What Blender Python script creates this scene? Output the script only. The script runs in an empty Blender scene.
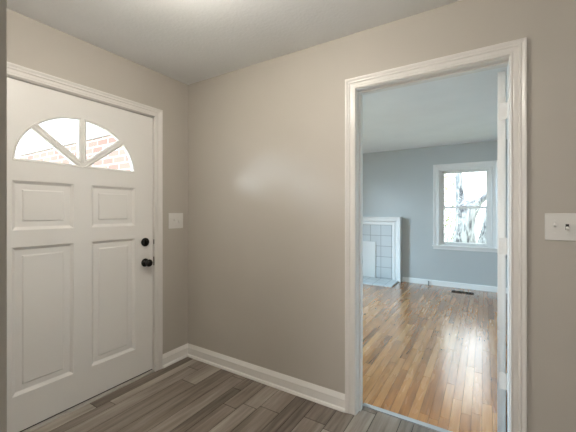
import bpy, bmesh, math, random
from mathutils import Vector, Matrix, noise

C = bpy.context.scene.collection
PI = math.pi
# ------------------------------------------------------------------ camera
cam_d = bpy.data.cameras.new('camera')
cam = bpy.data.objects.new('camera', cam_d)
C.objects.link(cam)
cam.location = (2.2744, -1.9425, 1.2991)
cam.rotation_euler = (PI / 2, 0, 0.55659)
cam_d.sensor_width = 36
cam_d.lens = 36 * 315.45 / 576
cam_d.shift_y = -4.64 / 576
cam_d.clip_start = 0.02
bpy.context.scene.camera = cam

# ------------------------------------------------------------------ sky, sun, added fill lamps, exposure
vs = bpy.context.scene.view_settings
vs.view_transform = 'Standard'
vs.look = 'None'
vs.gamma = 1.0
vs.use_curve_mapping = False
vs.exposure = 0.0

world = bpy.data.worlds.new('overcast_sky')
bpy.context.scene.world = world
world.use_nodes = True
bg = world.node_tree.nodes['Background']
bg.inputs[0].default_value = (0.85, 0.93, 1.0, 1)
bg.inputs[1].default_value = 5.0


def light(name, typ, loc, direction, energy, color, size=None, size_y=None, portal=False):
    d = bpy.data.lights.new(name, typ)
    d.energy = energy
    d.color = color
    if typ == 'AREA':
        d.shape = 'RECTANGLE'
        d.size = size
        d.size_y = size_y
        d.cycles.is_portal = portal
    o = bpy.data.objects.new(name, d)
    C.objects.link(o)
    o.location = loc
    o.rotation_euler = Vector(direction).to_track_quat('-Z', 'Y').to_euler()
    return o


sun = light('sun', 'SUN', (-6, -6, 4), (1, 0.83, -0.205), 1.8, (0.70, 0.85, 1.0))
sun.data.angle = math.radians(9)
# sky light entering through the glazing (portals only guide the sky's own light)
light('rear_window_portal', 'AREA', (1.99, 4.36, 1.36), (0, -1, 0), 1, (1, 1, 1), 0.8, 1.36, True)
light('fanlight_portal', 'AREA', (-0.09, -0.878, 1.76), (1, 0, 0), 1, (1, 1, 1), 0.74, 0.34, True)
# added lamps standing in for daylight through unseen, made-up windows
light('living_left_fill_lamp', 'AREA', (-4.0, 1.3, 3.0), (1, 0.25, -0.35), 1150, (0.43, 0.74, 1.0), 2.4, 2.6)
light('hall_fill_lamp', 'AREA', (1.7, -4.3, 1.3), (-0.1, 1, 0.35), 28, (1.0, 0.88, 0.76), 0.9, 1.3)

# ------------------------------------------------------------------ material helpers


def new_mat(name):
    m = bpy.data.materials.new(name)
    m.use_nodes = True
    nt = m.node_tree
    return m, nt, nt.nodes['Principled BSDF']


def N(nt, typ, **kw):
    n = nt.nodes.new(typ)
    for k, v in kw.items():
        setattr(n, k, v)
    return n


def paint(name, col, rough=0.5, bump=0.0, scale=60, spec=0.4, var=0.03):
    m, nt, b = new_mat(name)
    tc = N(nt, 'ShaderNodeTexCoord')
    ns = N(nt, 'ShaderNodeTexNoise')
    ns.inputs['Scale'].default_value = 3.0
    ns.inputs['Detail'].default_value = 3
    nt.links.new(tc.outputs['Object'], ns.inputs['Vector'])
    rp = N(nt, 'ShaderNodeValToRGB')
    rp.color_ramp.elements[0].color = tuple(c * (1 - var) for c in col) + (1,)
    rp.color_ramp.elements[1].color = tuple(min(1, c * (1 + var)) for c in col) + (1,)
    rp.color_ramp.elements[0].position = 0.3
    rp.color_ramp.elements[1].position = 0.7
    nt.links.new(ns.outputs['Fac'], rp.inputs['Fac'])
    nt.links.new(rp.outputs['Color'], b.inputs['Base Color'])
    b.inputs['Roughness'].default_value = rough
    b.inputs['Specular IOR Level'].default_value = spec
    if bump:
        n2 = N(nt, 'ShaderNodeTexNoise')
        n2.inputs['Scale'].default_value = scale
        n2.inputs['Detail'].default_value = 4
        nt.links.new(tc.outputs['Object'], n2.inputs['Vector'])
        bp = N(nt, 'ShaderNodeBump')
        bp.inputs['Strength'].default_value = bump
        bp.inputs['Distance'].default_value = 0.004
        nt.links.new(n2.outputs['Fac'], bp.inputs['Height'])
        nt.links.new(bp.outputs['Normal'], b.inputs['Normal'])
    return m


def metal(name, col, rough=0.3, metallic=1.0):
    m, nt, b = new_mat(name)
    tc = N(nt, 'ShaderNodeTexCoord')
    ns = N(nt, 'ShaderNodeTexNoise')
    ns.inputs['Scale'].default_value = 40
    nt.links.new(tc.outputs['Object'], ns.inputs['Vector'])
    mr = N(nt, 'ShaderNodeMapRange')
    mr.inputs['To Min'].default_value = rough * 0.8
    mr.inputs['To Max'].default_value = rough * 1.25
    nt.links.new(ns.outputs['Fac'], mr.inputs['Value'])
    nt.links.new(mr.outputs['Result'], b.inputs['Roughness'])
    b.inputs['Base Color'].default_value = col + (1,)
    b.inputs['Metallic'].default_value = metallic
    return m


def glass_mat():
    m, nt, b = new_mat('window_glass')
    nt.nodes.remove(b)
    out = nt.nodes['Material Output']
    tr = N(nt, 'ShaderNodeBsdfTransparent')
    tr.inputs[0].default_value = (0.97, 0.985, 0.98, 1)
    gl = N(nt, 'ShaderNodeBsdfGlossy')
    gl.inputs['Roughness'].default_value = 0.02
    fr = N(nt, 'ShaderNodeFresnel')
    fr.inputs['IOR'].default_value = 1.12
    mx = N(nt, 'ShaderNodeMixShader')
    nt.links.new(fr.outputs[0], mx.inputs[0])
    nt.links.new(tr.outputs[0], mx.inputs[1])
    nt.links.new(gl.outputs[0], mx.inputs[2])
    nt.links.new(mx.outputs[0], out.inputs[0])
    return m


def wood_floor(name, stops, rough, grain, streak, coat=0.0):
    """planks carry a random value each; grain runs along y"""
    m, nt, b = new_mat(name)
    L = nt.links
    at = N(nt, 'ShaderNodeAttribute', attribute_name='plank')
    tc = N(nt, 'ShaderNodeTexCoord')
    off = N(nt, 'ShaderNodeVectorMath', operation='MULTIPLY')
    cmb = N(nt, 'ShaderNodeCombineXYZ')
    L.new(at.outputs['Fac'], cmb.inputs[0])
    L.new(at.outputs['Fac'], cmb.inputs[1])
    L.new(at.outputs['Fac'], cmb.inputs[2])
    L.new(cmb.outputs[0], off.inputs[0])
    off.inputs[1].default_value = (37.0, 91.0, 53.0)
    add = N(nt, 'ShaderNodeVectorMath', operation='ADD')
    L.new(tc.outputs['Object'], add.inputs[0])
    L.new(off.outputs[0], add.inputs[1])
    mp = N(nt, 'ShaderNodeMapping')
    mp.inputs['Scale'].default_value = (grain, grain * 0.06, 1)
    L.new(add.outputs[0], mp.inputs['Vector'])
    n1 = N(nt, 'ShaderNodeTexNoise')
    n1.inputs['Scale'].default_value = 1.0
    n1.inputs['Detail'].default_value = 6
    n1.inputs['Roughness'].default_value = 0.6
    n1.inputs['Distortion'].default_value = 0.4
    L.new(mp.outputs[0], n1.inputs['Vector'])
    mp2 = N(nt, 'ShaderNodeMapping')
    mp2.inputs['Scale'].default_value = (grain * 0.22, grain * 0.03, 1)
    L.new(add.outputs[0], mp2.inputs['Vector'])
    n2 = N(nt, 'ShaderNodeTexNoise')
    n2.inputs['Scale'].default_value = 1.0
    n2.inputs['Detail'].default_value = 3
    L.new(mp2.outputs[0], n2.inputs['Vector'])
    # tone = 0.5*plank + streaks
    ma = N(nt, 'ShaderNodeMath', operation='MULTIPLY_ADD')
    s1 = N(nt, 'ShaderNodeMath', operation='SUBTRACT')
    L.new(n1.outputs['Fac'], s1.inputs[0])
    s1.inputs[1].default_value = 0.5
    L.new(s1.outputs[0], ma.inputs[0])
    ma.inputs[1].default_value = streak
    L.new(at.outputs['Fac'], ma.inputs[2])
    ma2 = N(nt, 'ShaderNodeMath', operation='MULTIPLY_ADD')
    s2 = N(nt, 'ShaderNodeMath', operation='SUBTRACT')
    L.new(n2.outputs['Fac'], s2.inputs[0])
    s2.inputs[1].default_value = 0.5
    L.new(s2.outputs[0], ma2.inputs[0])
    ma2.inputs[1].default_value = streak * 0.9
    L.new(ma.outputs[0], ma2.inputs[2])
    rp = N(nt, 'ShaderNodeValToRGB')
    cr = rp.color_ramp
    while len(cr.elements) < len(stops):
        cr.elements.new(0.5)
    for e, (p_, c_) in zip(cr.elements, stops):
        e.position = p_
        e.color = c_ + (1,)
    L.new(ma2.outputs[0], rp.inputs['Fac'])
    L.new(rp.outputs['Color'], b.inputs['Base Color'])
    mr = N(nt, 'ShaderNodeMapRange')
    mr.inputs['To Min'].default_value = rough * 0.85
    mr.inputs['To Max'].default_value = rough * 1.2
    L.new(n2.outputs['Fac'], mr.inputs['Value'])
    L.new(mr.outputs[0], b.inputs['Roughness'])
    bp = N(nt, 'ShaderNodeBump')
    bp.inputs['Strength'].default_value = 0.06
    bp.inputs['Distance'].default_value = 0.002
    L.new(n1.outputs['Fac'], bp.inputs['Height'])
    L.new(bp.outputs['Normal'], b.inputs['Normal'])
    b.inputs['Coat Weight'].default_value = coat
    b.inputs['Coat Roughness'].default_value = 0.2
    b.inputs['Coat IOR'].default_value = 1.65
    return m


WALL = paint('grey_wall_paint', (0.53, 0.495, 0.446), 0.6, 0.06, 140, 0.35, 0.012)
LWALL = paint('living_wall_paint', (0.52, 0.525, 0.51), 0.5, 0.06, 140, 0.3, 0.012)
CEIL = paint('ceiling_paint', (0.865, 0.872, 0.885), 0.7, 0.5, 55, 0.2, 0.02)
WHITE = paint('white_trim_paint', (0.80, 0.775, 0.745), 0.28, 0.0, 40, 0.5, 0.01)
BASEW = paint('brightened_trim_paint', (0.90, 0.88, 0.85), 0.25, 0.0, 40, 0.5, 0.01)  # trim white lifted for baseboards, making up for weak light near the floor
DOORW = paint('white_door_paint', (0.88, 0.865, 0.84), 0.29, 0.04, 30, 0.45, 0.012)
PLATE = paint('switch_plate_plastic', (0.80, 0.79, 0.76), 0.3, 0.0, 40, 0.5, 0.005)
DARKSLOT = paint('dark_slot', (0.03, 0.03, 0.03), 0.6)
BLACK = metal('oil_rubbed_black_metal', (0.008, 0.007, 0.006), 0.16, 0.2)
STEEL = metal('brushed_steel', (0.62, 0.62, 0.60), 0.35)
VENTM = metal('dark_bronze_vent', (0.012, 0.011, 0.010), 0.6, 0.2)
GLASS = glass_mat()
GREYSTRIP = paint('grey_threshold_strip', (0.36, 0.36, 0.355), 0.4, 0.05, 80)
SILLM = paint('pale_threshold', (0.55, 0.52, 0.47), 0.45, 0.05, 60)
TANGAP = paint('plank_seam', (0.03, 0.018, 0.010), 0.8)
GREYGAP = paint('grey_plank_seam', (0.02, 0.016, 0.013), 0.8)
HALLF = wood_floor('grey_vinyl_planks',
                   [(0.0, (0.065, 0.048, 0.037)), (0.3, (0.165, 0.132, 0.106)), (0.65, (0.30, 0.257, 0.217)), (1.0, (0.46, 0.41, 0.36))],
                   0.36, 38, 1.05)
OAKF = wood_floor('oak_strip_floor',
                  [(0.0, (0.16, 0.054, 0.014)), (0.35, (0.325, 0.124, 0.034)), (0.65, (0.455, 0.196, 0.062)), (1.0, (0.56, 0.300, 0.130))],
                  0.26, 60, 0.8, 0.9)


def brick_mat():
    m, nt, b = new_mat('red_brick')
    L = nt.links
    tc = N(nt, 'ShaderNodeTexCoord')
    sp = N(nt, 'ShaderNodeSeparateXYZ')
    cb = N(nt, 'ShaderNodeCombineXYZ')
    L.new(tc.outputs['Object'], sp.inputs[0])
    L.new(sp.outputs[0], cb.inputs[0])
    L.new(sp.outputs[2], cb.inputs[1])
    br = N(nt, 'ShaderNodeTexBrick')
    br.inputs['Color1'].default_value = (0.29, 0.15, 0.125, 1)
    br.inputs['Color2'].default_value = (0.37, 0.235, 0.20, 1)
    br.inputs['Mortar'].default_value = (0.50, 0.46, 0.43, 1)
    br.inputs['Scale'].default_value = 1.0
    br.inputs['Mortar Size'].default_value = 0.009
    br.inputs['Brick Width'].default_value = 0.22
    br.inputs['Row Height'].default_value = 0.076
    L.new(cb.outputs[0], br.inputs['Vector'])
    L.new(br.outputs['Color'], b.inputs['Base Color'])
    b.inputs['Roughness'].default_value = 0.85
    return m


def tile_mat():
    m, nt, b = new_mat('pale_square_tile')
    L = nt.links
    tc = N(nt, 'ShaderNodeTexCoord')
    sp = N(nt, 'ShaderNodeSeparateXYZ')
    cb = N(nt, 'ShaderNodeCombineXYZ')
    mx = N(nt, 'ShaderNodeMath', operation='ADD')
    mx.inputs[1].default_value = 9.996
    mz = N(nt, 'ShaderNodeMath', operation='ADD')
    mz.inputs[1].default_value = 10.075
    L.new(tc.outputs['Object'], sp.inputs[0])
    L.new(sp.outputs[0], mx.inputs[0])
    # vertical face uses z, the hearth top uses y
    ad = N(nt, 'ShaderNodeMath', operation='ADD')
    L.new(sp.outputs[2], ad.inputs[0])
    L.new(sp.outputs[1], ad.inputs[1])
    L.new(ad.outputs[0], mz.inputs[0])
    L.new(mx.outputs[0], cb.inputs[0])
    L.new(mz.outputs[0], cb.inputs[1])
    br = N(nt, 'ShaderNodeTexBrick')
    br.offset = 0.0
    br.inputs['Color1'].default_value = (0.58, 0.59, 0.585, 1)
    br.inputs['Color2'].default_value = (0.62, 0.63, 0.625, 1)
    br.inputs['Mortar'].default_value = (0.34, 0.335, 0.33, 1)
    br.inputs['Scale'].default_value = 1.0
    br.inputs['Mortar Size'].default_value = 0.005
    br.inputs['Mortar Smooth'].default_value = 0.2
    br.inputs['Brick Width'].default_value = 0.2
    br.inputs['Row Height'].default_value = 0.2
    L.new(cb.outputs[0], br.inputs['Vector'])
    L.new(br.outputs['Color'], b.inputs['Base Color'])
    b.inputs['Roughness'].default_value = 0.3
    return m


def bark_mat():
    m, nt, b = new_mat('pale_tree_bark')
    L = nt.links
    tc = N(nt, 'ShaderNodeTexCoord')
    mp = N(nt, 'ShaderNodeMapping')
    mp.inputs['Scale'].default_value = (14, 14, 3.2)
    L.new(tc.outputs['Object'], mp.inputs['Vector'])
    n = N(nt, 'ShaderNodeTexNoise')
    n.inputs['Scale'].default_value = 1.0
    n.inputs['Detail'].default_value = 5
    n.inputs['Distortion'].default_value = 1.0
    L.new(mp.outputs[0], n.inputs['Vector'])
    rp = N(nt, 'ShaderNodeValToRGB')
    rp.color_ramp.elements[0].position = 0.36
    rp.color_ramp.elements[0].color = (0.08, 0.08, 0.092, 1)
    rp.color_ramp.elements[1].position = 0.56
    rp.color_ramp.elements[1].color = (0.33, 0.34, 0.355, 1)
    L.new(n.outputs['Fac'], rp.inputs['Fac'])
    L.new(rp.outputs['Color'], b.inputs['Base Color'])
    bp = N(nt, 'ShaderNodeBump')
    bp.inputs['Strength'].default_value = 0.8
    bp.inputs['Distance'].default_value = 0.03
    L.new(n.outputs['Fac'], bp.inputs['Height'])
    L.new(bp.outputs['Normal'], b.inputs['Normal'])
    b.inputs['Roughness'].default_value = 0.9
    return m


BRICK = brick_mat()
TILE = tile_mat()
BARK = bark_mat()
LEAF = paint('yellow_green_leaves', (0.50, 0.50, 0.30), 0.6, 0, 40, 0.3, 0.35)
GRASS = paint('lawn', (0.46, 0.50, 0.30), 0.9, 0.3, 30, 0.1, 0.3)
SIDING = paint('white_frieze_board', (0.85, 0.85, 0.85), 0.6)
FASCIA = paint('grey_drip_edge', (0.30, 0.28, 0.27), 0.6)

# ------------------------------------------------------------------ mesh helpers


def obj(name, bm, mat, parent=None, smooth=False):
    me = bpy.data.meshes.new(name)
    bmesh.ops.recalc_face_normals(bm, faces=bm.faces)
    bm.to_mesh(me)
    bm.free()
    if smooth:
        for p_ in me.polygons:
            p_.use_smooth = True
    me.materials.append(mat)
    o = bpy.data.objects.new(name, me)
    C.objects.link(o)
    if parent is not None:
        o.parent = parent
        o.matrix_parent_inverse = parent.matrix_world.inverted()
    return o


def empty(name, loc):
    o = bpy.data.objects.new(name, None)
    C.objects.link(o)
    o.location = loc
    o.empty_display_size = 0.1
    o.matrix_world = Matrix.Translation(loc)
    return o


def tag(o, label, cat, group=None, kind=None):
    o['label'] = label
    o['category'] = cat
    if group:
        o['group'] = group
    if kind:
        o['kind'] = kind
    return o


def box(bm, x0, x1, y0, y1, z0, z1, bev=0.0):
    r = bmesh.ops.create_cube(bm, size=1.0)
    vv = r['verts']
    for v in vv:
        v.co = Vector(((x0 + x1) / 2 + v.co.x * (x1 - x0), (y0 + y1) / 2 + v.co.y * (y1 - y0), (z0 + z1) / 2 + v.co.z * (z1 - z0)))
    if bev:
        ed = list({e for v in vv for e in v.link_edges})
        bmesh.ops.bevel(bm, geom=ed, offset=bev, segments=2, affect='EDGES', profile=0.5)
    return bm


def boxes(*bs, bev=0.0):
    bm = bmesh.new()
    for b in bs:
        box(bm, *b, bev=bev)
    return bm


def cyl(bm, a, b, r1, r2=None, seg=24):
    a, b = Vector(a), Vector(b)
    r2 = r1 if r2 is None else r2
    d = b - a
    mtx = Matrix.Translation((a + b) / 2) @ d.to_track_quat('Z', 'Y').to_matrix().to_4x4()
    bmesh.ops.create_cone(bm, cap_ends=True, segments=seg, radius1=r1, radius2=r2, depth=d.length, matrix=mtx)
    return bm


def lathe(bm, prof, origin, axis, seg=28):
    """prof: list of (distance along axis, radius)"""
    q = Vector(axis).to_track_quat('Z', 'Y')
    o = Vector(origin)
    rings = []
    for (h, r) in prof:
        ring = []
        for i in range(seg):
            a = 2 * PI * i / seg
            ring.append(bm.verts.new(o + q @ Vector((r * math.cos(a), r * math.sin(a), h))))
        rings.append(ring)
    for k in range(len(rings) - 1):
        for i in range(seg):
            j = (i + 1) % seg
            bm.faces.new((rings[k][i], rings[k][j], rings[k + 1][j], rings[k + 1][i]))
    bm.faces.new(rings[0][::-1])
    bm.faces.new(rings[-1])
    return bm


def sweep(bm, path, prof, to3d, closed=False):
    """mitred moulding. path: 2D points of the inner edge; prof: closed list of (outward offset, depth).
    outward = left of the travel direction"""
    n = len(path)
    P = [Vector(p_) for p_ in path]
    rings = []
    for i in range(n):
        def nrm(a, b):
            d = (b - a).normalized()
            return Vector((-d.y, d.x))
        if closed:
            n1 = nrm(P[i - 1], P[i]); n2 = nrm(P[i], P[(i + 1) % n])
        else:
            n1 = nrm(P[i - 1], P[i]) if i else nrm(P[0], P[1])
            n2 = nrm(P[i], P[i + 1]) if i < n - 1 else n1
        m_ = (n1 + n2)
        m_ = m_ / max(1e-6, m_.dot(n1))
        rings.append([bm.verts.new(to3d(*(P[i] + m_ * w), d)) for (w, d) in prof])
    k = len(prof)
    rr = range(n) if closed else range(n - 1)
    for i in rr:
        a, b = rings[i], rings[(i + 1) % n]
        for j in range(k):
            j2 = (j + 1) % k
            bm.faces.new((a[j], b[j], b[j2], a[j2]))
    if not closed:
        bm.faces.new(rings[0])
        bm.faces.new(rings[-1][::-1])
    return bm


def curve_solid(name, loops, thick, bevel, to_world, mat, parent=None):
    """flat sheet with holes from 2D loops (first = outline), thickness and softened edges"""
    cu = bpy.data.curves.new(name, 'CURVE')
    cu.dimensions = '2D'
    cu.fill_mode = 'BOTH'
    cu.extrude = thick / 2 - bevel
    cu.bevel_depth = bevel
    cu.bevel_resolution = 1
    cu.offset = -bevel
    for lp in loops:
        s = cu.splines.new('POLY')
        s.points.add(len(lp) - 1)
        for p_, (x, y) in zip(s.points, lp):
            p_.co = (x, y, 0, 1)
        s.use_cyclic_u = True
    tmp = bpy.data.objects.new('tmp_curve', cu)
    C.objects.link(tmp)
    dg = bpy.context.evaluated_depsgraph_get()
    me = bpy.data.meshes.new_from_object(tmp.evaluated_get(dg))
    bpy.data.objects.remove(tmp)
    bpy.data.curves.remove(cu)
    bm = bmesh.new()
    bm.from_mesh(me)
    bpy.data.meshes.remove(me)
    for v in bm.verts:
        v.co = Vector(to_world(v.co.x, v.co.y, v.co.z))
    bmesh.ops.remove_doubles(bm, verts=bm.verts, dist=1e-5)
    return obj(name, bm, mat, parent)


H = 2.44
# ------------------------------------------------------------------ floors
random.seed(4)


def plank_floor(name, x0, x1, y0, y1, widths, lens, gap, mat, gapmat, spread):
    bm = bmesh.new()
    vals = []
    x = x0
    while x < x1 - 1e-4:
        w = random.choice(widths)
        xe = min(x + w, x1)
        y = y0 - random.random() * lens[1]
        while y < y1:
            l = random.uniform(*lens)
            a, b = max(y, y0), min(y + l, y1)
            if b - a > 0.01:
                v = [bm.verts.new(p_) for p_ in ((x + gap, a + gap, 0), (xe - gap, a + gap, 0), (xe - gap, b - gap, 0), (x + gap, b - gap, 0))]
                lo = [bm.verts.new((p_.co.x + sx * gap, p_.co.y + sy * gap, -0.0018)) for p_, (sx, sy) in zip(v, ((-.2, -.2), (.2, -.2), (.2, .2), (-.2, .2)))]
                bm.faces.new(v)
                for i in range(4):
                    j = (i + 1) % 4
                    bm.faces.new((v[i], lo[i], lo[j], v[j]))
                r = min(1, max(0, random.gauss(0.5, spread)))
                vals += [r] * 5
            y += l
        x = xe
    nf = len(bm.faces)
    box(bm, x0, x1, y0, y1, -0.05, -0.0017)
    vals += [0.5] * (len(bm.faces) - nf)
    me = bpy.data.meshes.new(name)
    bm.to_mesh(me)
    bm.free()
    me.materials.append(mat)
    me.materials.append(gapmat)
    at = me.attributes.new('plank', 'FLOAT', 'FACE')
    at.data.foreach_set('value', vals)
    for i, p_ in enumerate(me.polygons):
        if i >= nf:
            p_.material_index = 1
    o = bpy.data.objects.new(name, me)
    C.objects.link(o)
    return o


tag(plank_floor('floor_hall', -0.02, 3.6, -4.0, 0.105, (0.075, 0.115, 0.115, 0.15, 0.15), (0.7, 1.25), 0.0022, HALLF, GREYGAP, 0.13),
    'grey-brown wood-look plank floor of the entry hall', 'floor', kind='structure')
tag(plank_floor('floor_living_room', -1.5, 2.85, 0.105, 4.13, (0.057,), (0.35, 1.3), 0.0009, OAKF, TANGAP, 0.13),
    'glossy honey oak strip floor of the room beyond the doorway', 'floor', kind='structure')
random.seed(11)

# ------------------------------------------------------------------ walls, ceilings
XE, YS = 3.6, -4.0          # hall limits
DY0, DY1, DZ = -1.412, -0.344, 2.062     # front door opening
JX0, JX1, JZ = 1.582, 2.380, 2.078       # doorway clear opening
WT = 0.12


def struct(name, bm, mat, label, cat='wall'):
    return tag(obj(name, bm, mat), label, cat, kind='structure')


struct('wall_left', boxes((-0.16, 0, DY1 + 0.02, 0, 0, H), (-0.16, 0, YS, DY0 - 0.02, 0, H), (-0.16, 0, DY0 - 0.02, DY1 + 0.02, DZ + 0.02, H)),
       WALL, 'warm grey painted wall that holds the white front door')
struct('wall_back', boxes((0 - 0.16, JX0 - 0.02, 0, WT, 0, H), (JX1 + 0.02, XE, 0, WT, 0, H), (JX0 - 0.02, JX1 + 0.02, 0, WT, JZ + 0.02, H)),
       WALL, 'warm grey painted wall with the open doorway in it')
struct('wall_return', boxes((0, 1.5, -1.84, -1.7137, 0, H), bev=0.003), WALL, 'end of a grey wall at the left edge beside the front door')
struct('wall_right', boxes((XE, XE + WT, YS - WT, 0, 0, H)), WALL, 'grey wall at the right end of the hall')
struct('wall_behind', boxes((-0.16, 1.3, YS - WT, YS, 0, H), (2.1, XE, YS - WT, YS, 0, H), (1.3, 2.1, YS - WT, YS, 0, 0.8), (1.3, 2.1, YS - WT, YS, 2.1, H)),
       WALL, 'grey wall behind the viewer with an added opening for fill light')  # unseen opening added to let fill light into the hall
struct('ceiling_hall', boxes((-0.16, XE + WT, YS - WT, 0.06, H, H + 0.1)), CEIL, 'white textured ceiling of the entry hall', 'ceiling')

LX0, LX1, LY = -1.5, 2.85, 4.13
wx0, wx1, wz0, wz1 = 1.608, 2.372, 0.70, 2.018
struct('wall_living_back', boxes((LX0 - 0.2, wx0, LY, LY + 0.2, 0, H), (wx1, LX1 + WT, LY, LY + 0.2, 0, H),
                                 (wx0, wx1, LY, LY + 0.2, 0, wz0), (wx0, wx1, LY, LY + 0.2, wz1, H)),
       LWALL, 'cool grey far wall with the window and fireplace', 'wall')
struct('wall_living_left', boxes((LX0 - 0.2, LX0, 0.12, 0.4, 0, H), (LX0 - 0.2, LX0, 2.5, LY, 0, H), (LX0 - 0.2, LX0, 0.4, 2.5, 0, 0.6), (LX0 - 0.2, LX0, 0.4, 2.5, 2.2, H)),
       LWALL, 'grey wall at the left end of the room beyond')  # unseen opening added and placed for the fill lamp outside
struct('wall_living_right', boxes((LX1, LX1 + WT, 0.12, LY, 0, H)), LWALL, 'grey wall behind the open white door')
struct('wall_living_front', boxes((LX0 - 0.2, -0.16, 0.09, WT, 0, H)), LWALL, 'inner grey wall of the room beyond the hall')
struct('ceiling_living_room', boxes((LX0 - 0.2, LX1 + WT, 0.06, LY + 0.2, H, H + 0.1)), CEIL, 'white ceiling of the room beyond the doorway', 'ceiling')
# outside, seen through the fanlight
bw = empty('wall_brick', (-2, 0.05, 0))
tag(bw, 'sunlit red brick outside wall seen through the arched door window', 'wall', kind='structure')
obj('brick_face', boxes((-3.8, -0.16, 0.0, 0.09, -0.2, 2.15)), BRICK, bw)
obj('frieze_board', boxes((-3.8, -0.16, 0.01, 0.09, 2.17, 2.56)), SIDING, bw)
obj('drip_edge', boxes((-3.82, -0.16, -0.012, 0.09, 2.15, 2.17)), FASCIA, bw)
gbm = boxes((-14, 12, -10, 16, -0.4, -0.2))
struct('ground', gbm, GRASS, 'lawn outside the house', 'ground')

# ------------------------------------------------------------------ mouldings
CAS = [(0, 0), (0, 0.009), (0.004, 0.013), (0.010, 0.013), (0.013, 0.010), (0.017, 0.012), (0.034, 0.012), (0.039, 0.017),
       (0.044, 0.0175), (0.047, 0.0145), (0.051, 0.0165), (0.058, 0.020), (0.065, 0.0205), (0.068, 0.018), (0.068, 0)]
IN = 0.006
bm = sweep(bmesh.new(), [(DY1 + IN - 0.006, 0), (DY1, DZ + 0.004), (DY0, DZ + 0.004), (DY0, 0)][::-1],
           [(w, d) for w, d in CAS], lambda u, v, d: Vector((d, u, v)))
struct('trim_1', bm, WHITE, 'white moulded casing around the front door', 'trim')
path = [(JX0 - 0.004, 0), (JX0 - 0.004, JZ + 0.004), (JX1 + 0.004, JZ + 0.004), (JX1 + 0.004, 0)]
bm = sweep(bmesh.new(), path, CAS, lambda u, v, d: Vector((u, -d, v)))
struct('trim_2', bm, WHITE, 'white moulded casing around the open doorway', 'trim')
bm = sweep(bmesh.new(), path, CAS, lambda u, v, d: Vector((u, WT + d, v)))
struct('trim_3', bm, WHITE, 'white casing on the far side of the doorway', 'trim')
# jambs with stops
j4 = empty('trim_4', (JX0, 0, 0))
tag(j4, 'white jamb lining the open doorway with a strike plate', 'trim', kind='structure')
for bx_ in ((JX0 - 0.02, JX0, 0, WT, 0, JZ), (JX1, JX1 + 0.02, 0, WT, 0, JZ)):
    obj('side_jamb', boxes(bx_, bev=0.001), WHITE, j4)
obj('head_jamb', boxes((JX0 - 0.02, JX1 + 0.02, 0, WT, JZ, JZ + 0.02), bev=0.001), WHITE, j4)
for bx_ in ((JX0, JX0 + 0.011, 0.045, 0.082, 0, JZ - 0.011), (JX0, JX1, 0.045, 0.082, JZ - 0.011, JZ)):
    obj('door_stop', boxes(bx_, bev=0.002), WHITE, j4)
sp_ = obj('strike_plate', boxes((JX0, JX0 + 0.0016, 0.088, 0.116, 0.93, 1.0), bev=0.0005), STEEL, j4)
obj('latch_hole', boxes((JX0 + 0.0014, JX0 + 0.002, 0.095, 0.109, 0.952, 0.978)), DARKSLOT, sp_)
j5 = empty('trim_5', (0, DY1, 0))
tag(j5, 'white jamb lining the front door opening', 'trim', kind='structure')
for bx_ in ((-0.16, 0, DY1, DY1 + 0.02, 0, DZ), (-0.16, 0, DY0 - 0.02, DY0, 0, DZ)):
    obj('side_jamb', boxes(bx_, bev=0.001), WHITE, j5)
obj('head_jamb', boxes((-0.16, 0, DY0 - 0.02, DY1 + 0.02, DZ, DZ + 0.02), bev=0.001), WHITE, j5)
for bx_ in ((-0.16, -0.062, DY1 - 0.012, DY1, 0, DZ), (-0.16, -0.062, DY0, DY0 + 0.012, 0, DZ), (-0.16, -0.062, DY0, DY1, DZ - 0.012, DZ)):
    obj('door_stop', boxes(bx_, bev=0.002), WHITE, j5)
obj('strike_plate', boxes((-0.004, 0.0022, DY1 - 0.003, DY1 + 0.003, 1.035, 1.072), bev=0.0008), BLACK, j5)
s_ = obj('strike_plate', boxes((-0.004, 0.003, DY1 - 0.004, DY1 + 0.005, 0.862, 0.932), bev=0.0012), BLACK, j5)
struct('trim_6', boxes((-0.15, 0.010, DY0, DY1, 0, 0.012), bev=0.003), SILLM, 'pale low threshold under the front door', 'threshold')
struct('trim_7', boxes((JX0, JX1, 0.104, 0.142, -0.004, 0.006), bev=0.003), GREYSTRIP, 'grey transition strip between grey and oak floors', 'threshold')

BASE = [(0, 0), (0.024, 0), (0.0235, 0.008), (0.020, 0.017), (0.013, 0.022), (0.0125, 0.070), (0.0145, 0.073), (0.0135, 0.078), (0.004, 0.102), (0.002, 0.107), (0, 0.108)]


def baseboard(name, pts, label, prof=BASE):
    """pts run along the wall with the room on the right-hand side of travel"""
    bm = sweep(bmesh.new(), pts, [(-d, z) for d, z in prof], lambda u, v, z: Vector((u, v, z)))
    return struct(name, bm, BASEW, label, 'baseboard')


co = 0.072
baseboard('baseboard_back', [(0, DY1 + co), (0, 0), (JX0 - co, 0)], 'white baseboard with shoe moulding running round the hall corner')
baseboard('baseboard_right', [(JX1 + co, 0), (XE, 0), (XE, YS)], 'white baseboard right of the doorway')
baseboard('baseboard_return', [(0.0, -1.7137), (1.5, -1.7137)][::-1], 'white baseboard facing the hall corner beside the front door')
LB = [(0, 0), (0.014, 0), (0.014, 0.078), (0.010, 0.088), (0, 0.09)]
baseboard('baseboard_living_back', [(0.99, LY), (LX1, LY), (LX1, 0.14)], 'white baseboard under the far window', LB)
baseboard('baseboard_living_left', [(LX0, WT), (LX0, LY), (-0.66, LY)], 'white baseboard left of the fireplace', LB)

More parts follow.
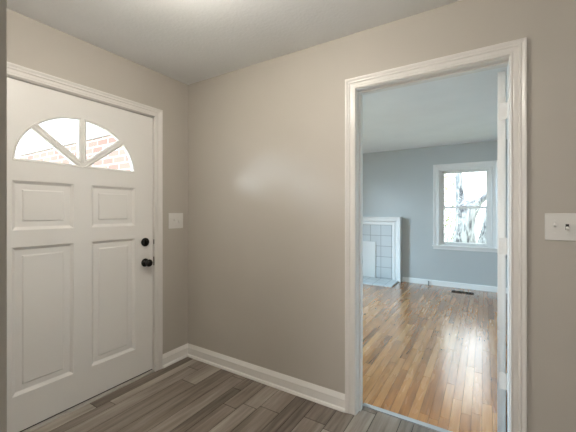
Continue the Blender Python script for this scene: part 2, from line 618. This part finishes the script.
# ------------------------------------------------------------------ front door
FC, FZ, FA, FB = -0.8725, 1.6015, 0.365, 0.313
d1 = empty('door_1', (0, DY1, 0))
tag(d1, 'white panelled front door with an arched fanlight and black hardware', 'door', kind='structure')
SX, ST = -0.012, 0.044        # front face of slab, thickness
sy0, sy1, sz0, sz1 = DY0 + 0.004, DY1 - 0.004, 0.022, DZ - 0.005


def rect(a, b, c, d):
    return [(a, c), (b, c), (b, d), (a, d)]


def line_ellipse(px, pz, dx, dz):
    # forward hit of the ray from (px,pz) with the ellipse about (0,0)
    a = dx * dx / FA ** 2 + dz * dz / FB ** 2
    b = 2 * (px * dx / FA ** 2 + pz * dz / FB ** 2)
    c = px * px / FA ** 2 + pz * pz / FB ** 2 - 1
    t = (-b + math.sqrt(b * b - 4 * a * c)) / (2 * a)
    return px + dx * t, pz + dz * t


def arc(p0, p1, n=14):
    a0 = math.atan2(p0[1] / FB, p0[0] / FA)
    a1 = math.atan2(p1[1] / FB, p1[0] / FA)
    return [(FA * math.cos(a0 + (a1 - a0) * i / n), FB * math.sin(a0 + (a1 - a0) * i / n)) for i in range(n + 1)]


HB = 0.017                      # half width of glazing bars
dd = Vector((0.262, 0.206)).normalized()
nn = Vector((-dd.y, dd.x))      # to the upper side
low0 = -nn * HB                 # lower bar edge passes here
t_ = -low0.y / dd.y
tip_low = (low0.x + dd.x * t_, 0.0)
hit_low = line_ellipse(tip_low[0], 0.0, dd.x, dd.y)
up0 = nn * HB
t_ = (HB - up0.x) / dd.x
tip_up = (HB, up0.y + dd.y * t_)
hit_up = line_ellipse(tip_up[0], tip_up[1], dd.x, dd.y)
top_r = (HB, FB * math.sqrt(1 - (HB / FA) ** 2))
pane_r1 = [tip_low] + arc((FA, 0), hit_low)
pane_r2 = [tip_up] + arc(hit_up, top_r)
panes = []
for pn in (pane_r1, pane_r2):
    panes.append([(FC + x, FZ + z) for x, z in pn])
    panes.append([(FC - x, FZ + z) for x, z in pn][::-1])
PX0, PX1 = 0.056, 0.374
prects = []
for sgn in (1, -1):
    a, b = sorted((FC + sgn * PX0, FC + sgn * PX1))
    prects += [(a, b, 0.234, 1.091), (a, b, 1.190, 1.478)]
outline = rect(sy0, sy1, sz0, sz1)
curve_solid('door_slab', [outline] + panes + [rect(*r) for r in prects], ST, 0.002,
            lambda u, v, w: (SX - ST / 2 + w, u, v), DOORW, d1)


def ringpanel(name, r, prof, mat, parent, to3d):
    a, b, c, d = r
    bm = bmesh.new()
    rings = []
    for ins, dep in prof:
        rings.append([bm.verts.new(to3d(u, v, dep)) for u, v in ((a + ins, c + ins), (b - ins, c + ins), (b - ins, d - ins), (a + ins, d - ins))])
    for k in range(len(rings) - 1):
        for i in range(4):
            j = (i + 1) % 4
            bm.faces.new((rings[k][i], rings[k][j], rings[k + 1][j], rings[k + 1][i]))
    bm.faces.new(rings[-1])
    bm.faces.new(rings[0][::-1])
    return obj(name, bm, mat, parent)


PPROF = [(-0.003, -0.030), (-0.003, -0.0022), (0.001, -0.0018), (0.003, -0.004), (0.017, -0.0150), (0.019, -0.0155), (0.050, -0.0155), (0.0515, -0.0135), (0.056, -0.0105), (0.058, -0.0100)]
for r in prects:
    ringpanel('door_panel', r, PPROF, DOORW, d1, lambda u, v, d: Vector((SX + d, u, v)))
for pn in panes:
    cx_ = sum(p_[0] for p_ in pn) / len(pn)
    cz_ = sum(p_[1] for p_ in pn) / len(pn)
    # glazing bead: a thin rim round each light, with the pane in it
    bm = bmesh.new()
    loop = []
    n = len(pn)
    area = sum(pn[i][0] * pn[(i + 1) % n][1] - pn[(i + 1) % n][0] * pn[i][1] for i in range(n))
    pp = pn if area < 0 else pn[::-1]
    sweep(bm, pp, [(-0.006, -0.004), (0.0005, 0.0), (0.006, 0.0035), (0.010, 0.0), (0.010, -0.003), (-0.003, -0.02)], lambda u, v, d: Vector((SX + d, u, v)), closed=True)
    bead = obj('glazing_bead', bm, DOORW, d1)
    bm = bmesh.new()
    f0 = bm.faces.new([bm.verts.new((SX - 0.024, u, v)) for u, v in pn])
    ex = bmesh.ops.extrude_face_region(bm, geom=[f0])
    for v in ex['geom']:
        if isinstance(v, bmesh.types.BMVert):
            v.co.x += 0.004
    obj('glass_pane', bm, GLASS, bead)

KY, KZ, BZ = -0.416, 0.893, 1.055
bm = lathe(bmesh.new(), [(0, 0.034), (0.006, 0.034), (0.011, 0.030), (0.014, 0.022)], (SX, KY, BZ), (1, 0, 0))
db = obj('deadbolt', bm, BLACK, d1, True)
bm = boxes((SX + 0.012, SX + 0.028, KY - 0.005, KY + 0.005, BZ - 0.017, BZ + 0.017), bev=0.003)
obj('thumb_turn', bm, BLACK, db)
bm = lathe(bmesh.new(), [(0, 0.033), (0.004, 0.033), (0.009, 0.028), (0.011, 0.014), (0.030, 0.012), (0.036, 0.019), (0.043, 0.027), (0.053, 0.0295),
                         (0.062, 0.026), (0.067, 0.017), (0.069, 0.006)], (SX, KY, KZ), (1, 0, 0))
obj('door_knob', bm, BLACK, d1, True)
obj('under_door_shade', boxes((SX - ST + 0.006, SX - 0.006, sy0, sy1, 0.0135, 0.0225)), DARKSLOT, d1)  # dark strip put in for the shaded gap under the door

# ------------------------------------------------------------------ open door into the living room
d2 = empty('door_2', (JX1, 0.13, 0))
tag(d2, 'white door standing open beyond the doorway, seen edge-on', 'door', kind='structure')
ox0, ox1, oy0, oy1 = 2.336, 2.3735, 0.134, 0.935
pr = [(oy0 + 0.11, oy0 + 0.36, 0.25, 0.95), (oy0 + 0.44, oy0 + 0.69, 0.25, 0.95), (oy0 + 0.11, oy0 + 0.36, 1.1, 1.9), (oy0 + 0.44, oy0 + 0.69, 1.1, 1.9)]
curve_solid('door_slab', [rect(oy0, oy1, 0.015, 2.062)] + [rect(*r) for r in pr], ox1 - ox0, 0.0015, lambda u, v, w: ((ox0 + ox1) / 2 - w + (u - oy0) * 0.03, u, v), DOORW, d2)
for r in pr:
    a, b, c, d = r
    bm = boxes((ox0 + 0.009, ox1 - 0.009, a, b, c, d), (ox0 + 0.004, ox1 - 0.004, a + 0.045, b - 0.045, c + 0.045, d - 0.045), bev=0.003)
    for v in bm.verts:
        v.co.x += (v.co.y - oy0) * 0.03
    obj('door_panel', bm, DOORW, d2)
for hz in (0.376, 1.110, 1.844):
    bm = boxes((ox0 + 0.006, JX1 + 0.0005, oy0 - 0.0022, oy0 - 0.0002, hz - 0.0445, hz + 0.0445))
    cyl(bm, (ox1 + 0.005, oy0 + 0.004, hz - 0.0445), (ox1 + 0.005, oy0 + 0.004, hz + 0.0445), 0.005, seg=12)
    box(bm, JX1 - 0.0018, JX1 + 0.0002, 0.088, oy0 - 0.0005, hz - 0.0445, hz + 0.0445)
    hg = obj('hinge', bm, WHITE, d2)
    for q in (-0.03, 0, 0.03):
        bm = bmesh.new()
        cyl(bm, (ox0 + 0.0145 + (0.006 if q == 0 else 0), oy0 - 0.0021, hz + q), (ox0 + 0.0145 + (0.006 if q == 0 else 0), oy0 - 0.0034, hz + q), 0.0036, 0.0028, 10)
        obj('screw', bm, WHITE, hg)
bm = lathe(bmesh.new(), [(0, 0.032), (0.006, 0.03), (0.01, 0.013), (0.03, 0.012), (0.045, 0.026), (0.06, 0.024), (0.065, 0.008)], (ox1 + 0.022, oy1 - 0.07, 0.96), (1, 0, 0))
obj('door_knob', bm, STEEL, d2, True)

# ------------------------------------------------------------------ far window
w1 = empty('window_1', (1.985, LY, wz0))
tag(w1, 'white double-hung window on the far wall with a tree outside', 'window', kind='structure')
WC = [(0, 0), (0, 0.012), (0.006, 0.016), (0.02, 0.013), (0.06, 0.015), (0.072, 0.022), (0.095, 0.024), (0.098, 0.02), (0.098, 0)]
bm = sweep(bmesh.new(), [(wx0, wz0), (wx0, wz1), (wx1, wz1), (wx1, wz0)], WC, lambda u, v, d: Vector((u, LY - d, v)))
obj('window_casing', bm, WHITE, w1)
obj('window_frame', boxes((wx0, wx0 + 0.022, LY, LY + 0.2, wz0, wz1), (wx1 - 0.022, wx1, LY, LY + 0.2, wz0, wz1), (wx0, wx1, LY, LY + 0.2, wz1 - 0.02, wz1), (wx0, wx1, LY + 0.01, LY + 0.2, wz0, wz0 + 0.02)), WHITE, w1)
obj('inner_stop', boxes((wx0 + 0.022, wx0 + 0.04, LY + 0.015, LY + 0.035, wz0 + 0.02, wz1 - 0.02), (wx1 - 0.04, wx1 - 0.022, LY + 0.015, LY + 0.035, wz0 + 0.02, wz1 - 0.02)), WHITE, w1)
obj('window_sill', boxes((wx0 - 0.11, wx1 + 0.11, LY - 0.05, LY + 0.03, wz0 - 0.012, wz0 + 0.012), bev=0.004), WHITE, w1)
obj('apron', boxes((wx0 - 0.095, wx1 + 0.095, LY - 0.018, LY, wz0 - 0.062, wz0 - 0.012), bev=0.003), WHITE, w1)


def sash(z0, z1, yo, top, bot):
    a, b = wx0 + 0.024, wx1 - 0.024
    st = 0.046
    s = obj('sash', boxes((a, a + st, yo, yo + 0.035, z0, z1), (b - st, b, yo, yo + 0.035, z0, z1), (a + st, b - st, yo, yo + 0.035, z1 - top, z1), (a + st, b - st, yo, yo + 0.035, z0, z0 + bot), bev=0.003), WHITE, w1)
    obj('glass_pane', boxes((a + st - 0.004, b - st + 0.004, yo + 0.015, yo + 0.019, z0 + bot - 0.004, z1 - top + 0.004)), GLASS, s)
    return s


sash(1.347, wz1 - 0.022, LY + 0.078, 0.036, 0.034)
sash(wz0 + 0.022, 1.383, LY + 0.04, 0.036, 0.046)
obj('sash_lock', boxes((1.955, 2.015, LY + 0.03, LY + 0.062, 1.383, 1.395), bev=0.003), STEEL, w1)

# ------------------------------------------------------------------ fireplace
fp = empty('fireplace', (0.17, LY, 0))
tag(fp, 'white fireplace with pale square tiles and a closed-off white firebox', 'fireplace')
fx0, fx1 = -0.63, 0.975
fy = LY - 0.07
tx1 = 0.822
tx0 = 0.345 - tx1
obj('tile_surround', boxes((tx0, tx1, LY - 0.045, LY - 0.001, 0.0, 1.075)), TILE, fp)
FS = [(0, 0.03), (0, 0.055), (0.02, 0.06), (0.045, 0.06), (0.055, 0.05), (0.075, 0.075), (0.13, 0.085), (0.14, 0.11), (0.153, 0.11), (0.153, 0.0), (0.02, 0.0)]
bm = sweep(bmesh.new(), [(tx0, 0.0), (tx0, 1.043), (tx1, 1.043), (tx1, 0.0)], [(w, d) for w, d in FS][::1], lambda u, v, d: Vector((u, LY - 0.001 - d, v)))
obj('mantel_surround', bm, WHITE, fp)
obj('hearth', boxes((tx0 - 0.1, 0.935, LY - 0.58, LY - 0.002, 0.0, 0.024), bev=0.003), TILE, fp)
obj('firebox_cover', boxes((0.345 - 0.506, 0.506, LY - 0.062, LY - 0.045, 0.028, 0.718), bev=0.004), WHITE, fp)

# ------------------------------------------------------------------ floor vent, cable stub
fv = empty('floor_vent', (1.98, 3.82, 0))
tag(fv, 'dark slotted floor vent in the oak floor under the window', 'vent')
obj('vent_frame', boxes((1.825, 2.135, 3.755, 3.768, 0.0, 0.006), (1.825, 2.135, 3.862, 3.875, 0.0, 0.006), (1.825, 1.838, 3.768, 3.862, 0, 0.006), (2.122, 2.135, 3.768, 3.862, 0, 0.006), bev=0.001), VENTM, fv)
bm = bmesh.new()
for i in range(15):
    x = 1.845 + i * 0.0193
    box(bm, x, x + 0.006, 3.768, 3.862, 0.0005, 0.0045)
box(bm, 1.838, 2.122, 3.813, 3.818, 0.0005, 0.0045)
obj('louvre_grille', bm, VENTM, fv)
bm = cyl(bmesh.new(), (1.44, 4.095, 0.0), (1.44, 4.10, 0.055), 0.006, 0.005, 10)
cyl(bm, (1.44, 4.10, 0.053), (1.44, 4.101, 0.068), 0.008, 0.008, 10)
tag(obj('cable_stub', bm, BLACK), 'short dark cable end rising from the floor at the far baseboard', 'cable')

# ------------------------------------------------------------------ light switches


def switch(name, origin, right, out, width, height, label, ups, pitch, dark):
    """plate in the wall plane; right and out are unit vectors"""
    r, o_ = Vector(right), Vector(out)
    base = Vector(origin)
    root = empty(name, origin)
    tag(root, label, 'light switch')

    def bx(u0, u1, v0, v1, d0, d1, bev=0.0):
        bm = bmesh.new()
        box(bm, u0, u1, v0, v1, d0, d1, bev)
        for v in bm.verts:
            c = v.co.copy()
            v.co = base + r * c.x + Vector((0, 0, 1)) * c.y + o_ * c.z
        return bm
    obj('plate', bx(-width / 2, width / 2, -height / 2, height / 2, 0, 0.006, 0.003), PLATE, root)
    for k, up in enumerate(ups):
        u = (k - (len(ups) - 1) / 2) * pitch
        slot = obj('toggle_slot', bx(u - 0.0062, u + 0.0062, -0.0135, 0.0135, 0.0055, 0.0066), DARKSLOT if k and dark else PLATE, root)
        bm = bmesh.new()
        box(bm, -0.0048, 0.0048, -0.0065, 0.0065, 0.0, 0.020, 0.002)
        rot = Matrix.Rotation(math.radians(-30 if up else 30), 3, 'X')
        for v in bm.verts:
            c = rot @ v.co
            v.co = base + r * (c.x + u) + Vector((0, 0, 1)) * (c.y + (0.002 if up else -0.002)) + o_ * (c.z + 0.005)
        obj('toggle', bm, PLATE, root)
        for s in (-1, 1):
            bm = bmesh.new()
            a = base + r * u + Vector((0, 0, s * 0.030)) + o_ * 0.0055
            cyl(bm, a, a + o_ * 0.0014, 0.0034, 0.0026, 12)
            obj('screw', bm, PLATE, root)
    return root


switch('light_switch', (0, -0.132, 1.2185), (0, 1, 0), (1, 0, 0), 0.150, 0.134, 'white two-toggle switch plate between the front door and the corner', (True, False), 0.05, False)
switch('light_switch.001', (2.580, 0, 1.226), (1, 0, 0), (0, -1, 0), 0.118, 0.128, 'white two-toggle switch plate right of the open doorway', (True, False), 0.046, True)

# ------------------------------------------------------------------ ceiling lamp of the hall
cl = empty('ceiling_light', (1.22, -1.12, H))
tag(cl, 'round frosted glass ceiling lamp in the hall', 'lamp')
bm = lathe(bmesh.new(), [(0, 0.075), (0.018, 0.075), (0.026, 0.06), (0.03, 0.012), (0.055, 0.012)], (1.22, -1.12, H), (0, 0, -1), 36)
obj('lamp_base', bm, WHITE, cl, True)
mm, nt, b = new_mat('lit_frosted_glass')
b.inputs['Base Color'].default_value = (0.9, 0.88, 0.84, 1)
b.inputs['Emission Color'].default_value = (1.0, 0.93, 0.82, 1)
b.inputs['Emission Strength'].default_value = 62
bm = lathe(bmesh.new(), [(0.048, 0.02), (0.053, 0.11), (0.065, 0.13), (0.12, 0.13), (0.15, 0.105), (0.168, 0.06), (0.172, 0.015)], (1.22, -1.12, H), (0, 0, -1), 36)
obj('lamp_shade', bm, mm, cl, True)

# ------------------------------------------------------------------ outside: trees and bush


def limb(bm, pts, seg=18, rough=0.12):
    rings = []
    for k, (x, y, z, r) in enumerate(pts):
        ring = []
        for i in range(seg):
            a = 2 * PI * i / seg
            q = noise.noise(Vector((math.cos(a) * 1.6, math.sin(a) * 1.6, z * 1.3 + x)))
            rr = r * (1 + rough * q * 2)
            ring.append(bm.verts.new((x + rr * math.cos(a), y + rr * math.sin(a), z)))
        rings.append(ring)
    for k in range(len(rings) - 1):
        for i in range(seg):
            j = (i + 1) % seg
            bm.faces.new((rings[k][i], rings[k][j], rings[k + 1][j], rings[k + 1][i]))
    bm.faces.new(rings[0][::-1])
    bm.faces.new(rings[-1])
    return bm


def interp(pts, n=5):
    out = []
    for a, b in zip(pts, pts[1:]):
        for i in range(n):
            t = i / n
            out.append(tuple(a[k] + (b[k] - a[k]) * t for k in range(4)))
    out.append(pts[-1])
    return out


def leaves(bm, c, rad, n, size, rnd):
    for _ in range(n):
        d = Vector((rnd.gauss(0, 1), rnd.gauss(0, 1), rnd.gauss(0, 1))).normalized() * rnd.random() ** 0.5
        p_ = Vector(c) + Vector((d.x * rad[0], d.y * rad[1], d.z * rad[2]))
        q = Vector((rnd.gauss(0, 1), rnd.gauss(0, 1), rnd.gauss(0, 1))).to_track_quat('Z', 'Y')
        s = size * rnd.uniform(0.6, 1.3)
        vs_ = [bm.verts.new(p_ + q @ Vector(v)) for v in ((-s, 0, 0), (0, -s * .45, 0.1 * s), (s, 0, 0), (0, s * .45, 0.1 * s))]
        bm.faces.new(vs_)


rnd = random.Random(5)
TY = 7.6
t1 = empty('tree', (1.82, TY, -0.2))
tag(t1, 'large forked pale-barked tree trunk filling the far window', 'tree')
obj('trunk', limb(bmesh.new(), interp([(1.80, TY, -0.25, 0.36), (1.82, TY, 0.3, 0.26), (1.84, TY, 0.9, 0.235), (1.86, TY, 1.2, 0.25), (1.88, TY, 1.45, 0.24), (1.92, TY, 1.60, 0.15)]), 32, 0.10), BARK, t1, True)
obj('bough', limb(bmesh.new(), interp([(1.77, TY, 1.0, 0.15), (1.72, TY, 1.5, 0.11), (1.70, TY, 2.1, 0.085), (1.66, TY, 3.0, 0.075), (1.55, TY, 4.2, 0.06)]), 24, 0.08), BARK, t1, True)
obj('bough', limb(bmesh.new(), interp([(1.93, TY, 1.15, 0.17), (2.08, TY, 1.50, 0.14), (2.30, TY, 1.68, 0.12), (2.55, TY, 1.95, 0.10), (2.85, TY, 2.9, 0.07)]), 24, 0.08), BARK, t1, True)
for a in range(10):
    bm = bmesh.new()
    x = 1.5 + rnd.random() * 1.3
    z = 2.3 + rnd.random() * 1.0
    limb(bm, interp([(x, TY + 0.2, z + 0.5, 0.012), (x + rnd.uniform(-.15, .15), TY + 0.1, z, 0.008), (x + rnd.uniform(-.2, .2), TY, z - 0.5, 0.004)], 2), 6)
    obj('twig', bm, BARK, t1)
t2 = empty('tree.001', (2.2, TY + 1.6, -0.2))
tag(t2, 'slimmer leaning trunk right of the forked tree outside', 'tree')
obj('trunk', limb(bmesh.new(), interp([(2.18, TY + 1.6, -0.25, 0.19), (2.27, TY + 1.6, 0.4, 0.165), (2.46, TY + 1.6, 1.4, 0.15), (2.70, TY + 1.6, 2.6, 0.11), (2.9, TY + 1.6, 4.2, 0.07)]), 24), BARK, t2, True)
bs = empty('shrub', (1.1, TY + 1.0, -0.2))
tag(bs, 'yellow-green leafy shrub left of the tree outside the far window', 'shrub')
bm = bmesh.new()
for c in ((1.1, TY + 1.0, 0.3), (1.25, TY + 1.0, 0.9), (1.05, TY + 1.1, 1.5), (1.25, TY + 1.1, 2.1), (1.0, TY + 1, 2.6)):
    leaves(bm, c, (0.55, 0.4, 0.45), 230, 0.055, rnd)
fo = obj('foliage', bm, LEAF, bs)
fo['kind'] = 'stuff'
for q in range(7):
    bm = bmesh.new()
    x = 0.75 + q * 0.14
    limb(bm, interp([(1.1 + (x - 1.1) * .3, TY + 1, -0.25, 0.02), (x, TY + 1, 1.0, 0.014), (x + rnd.uniform(-.2, .2), TY + 1, 2.6, 0.006)], 3), 7)
    obj('stem', bm, BARK, bs)
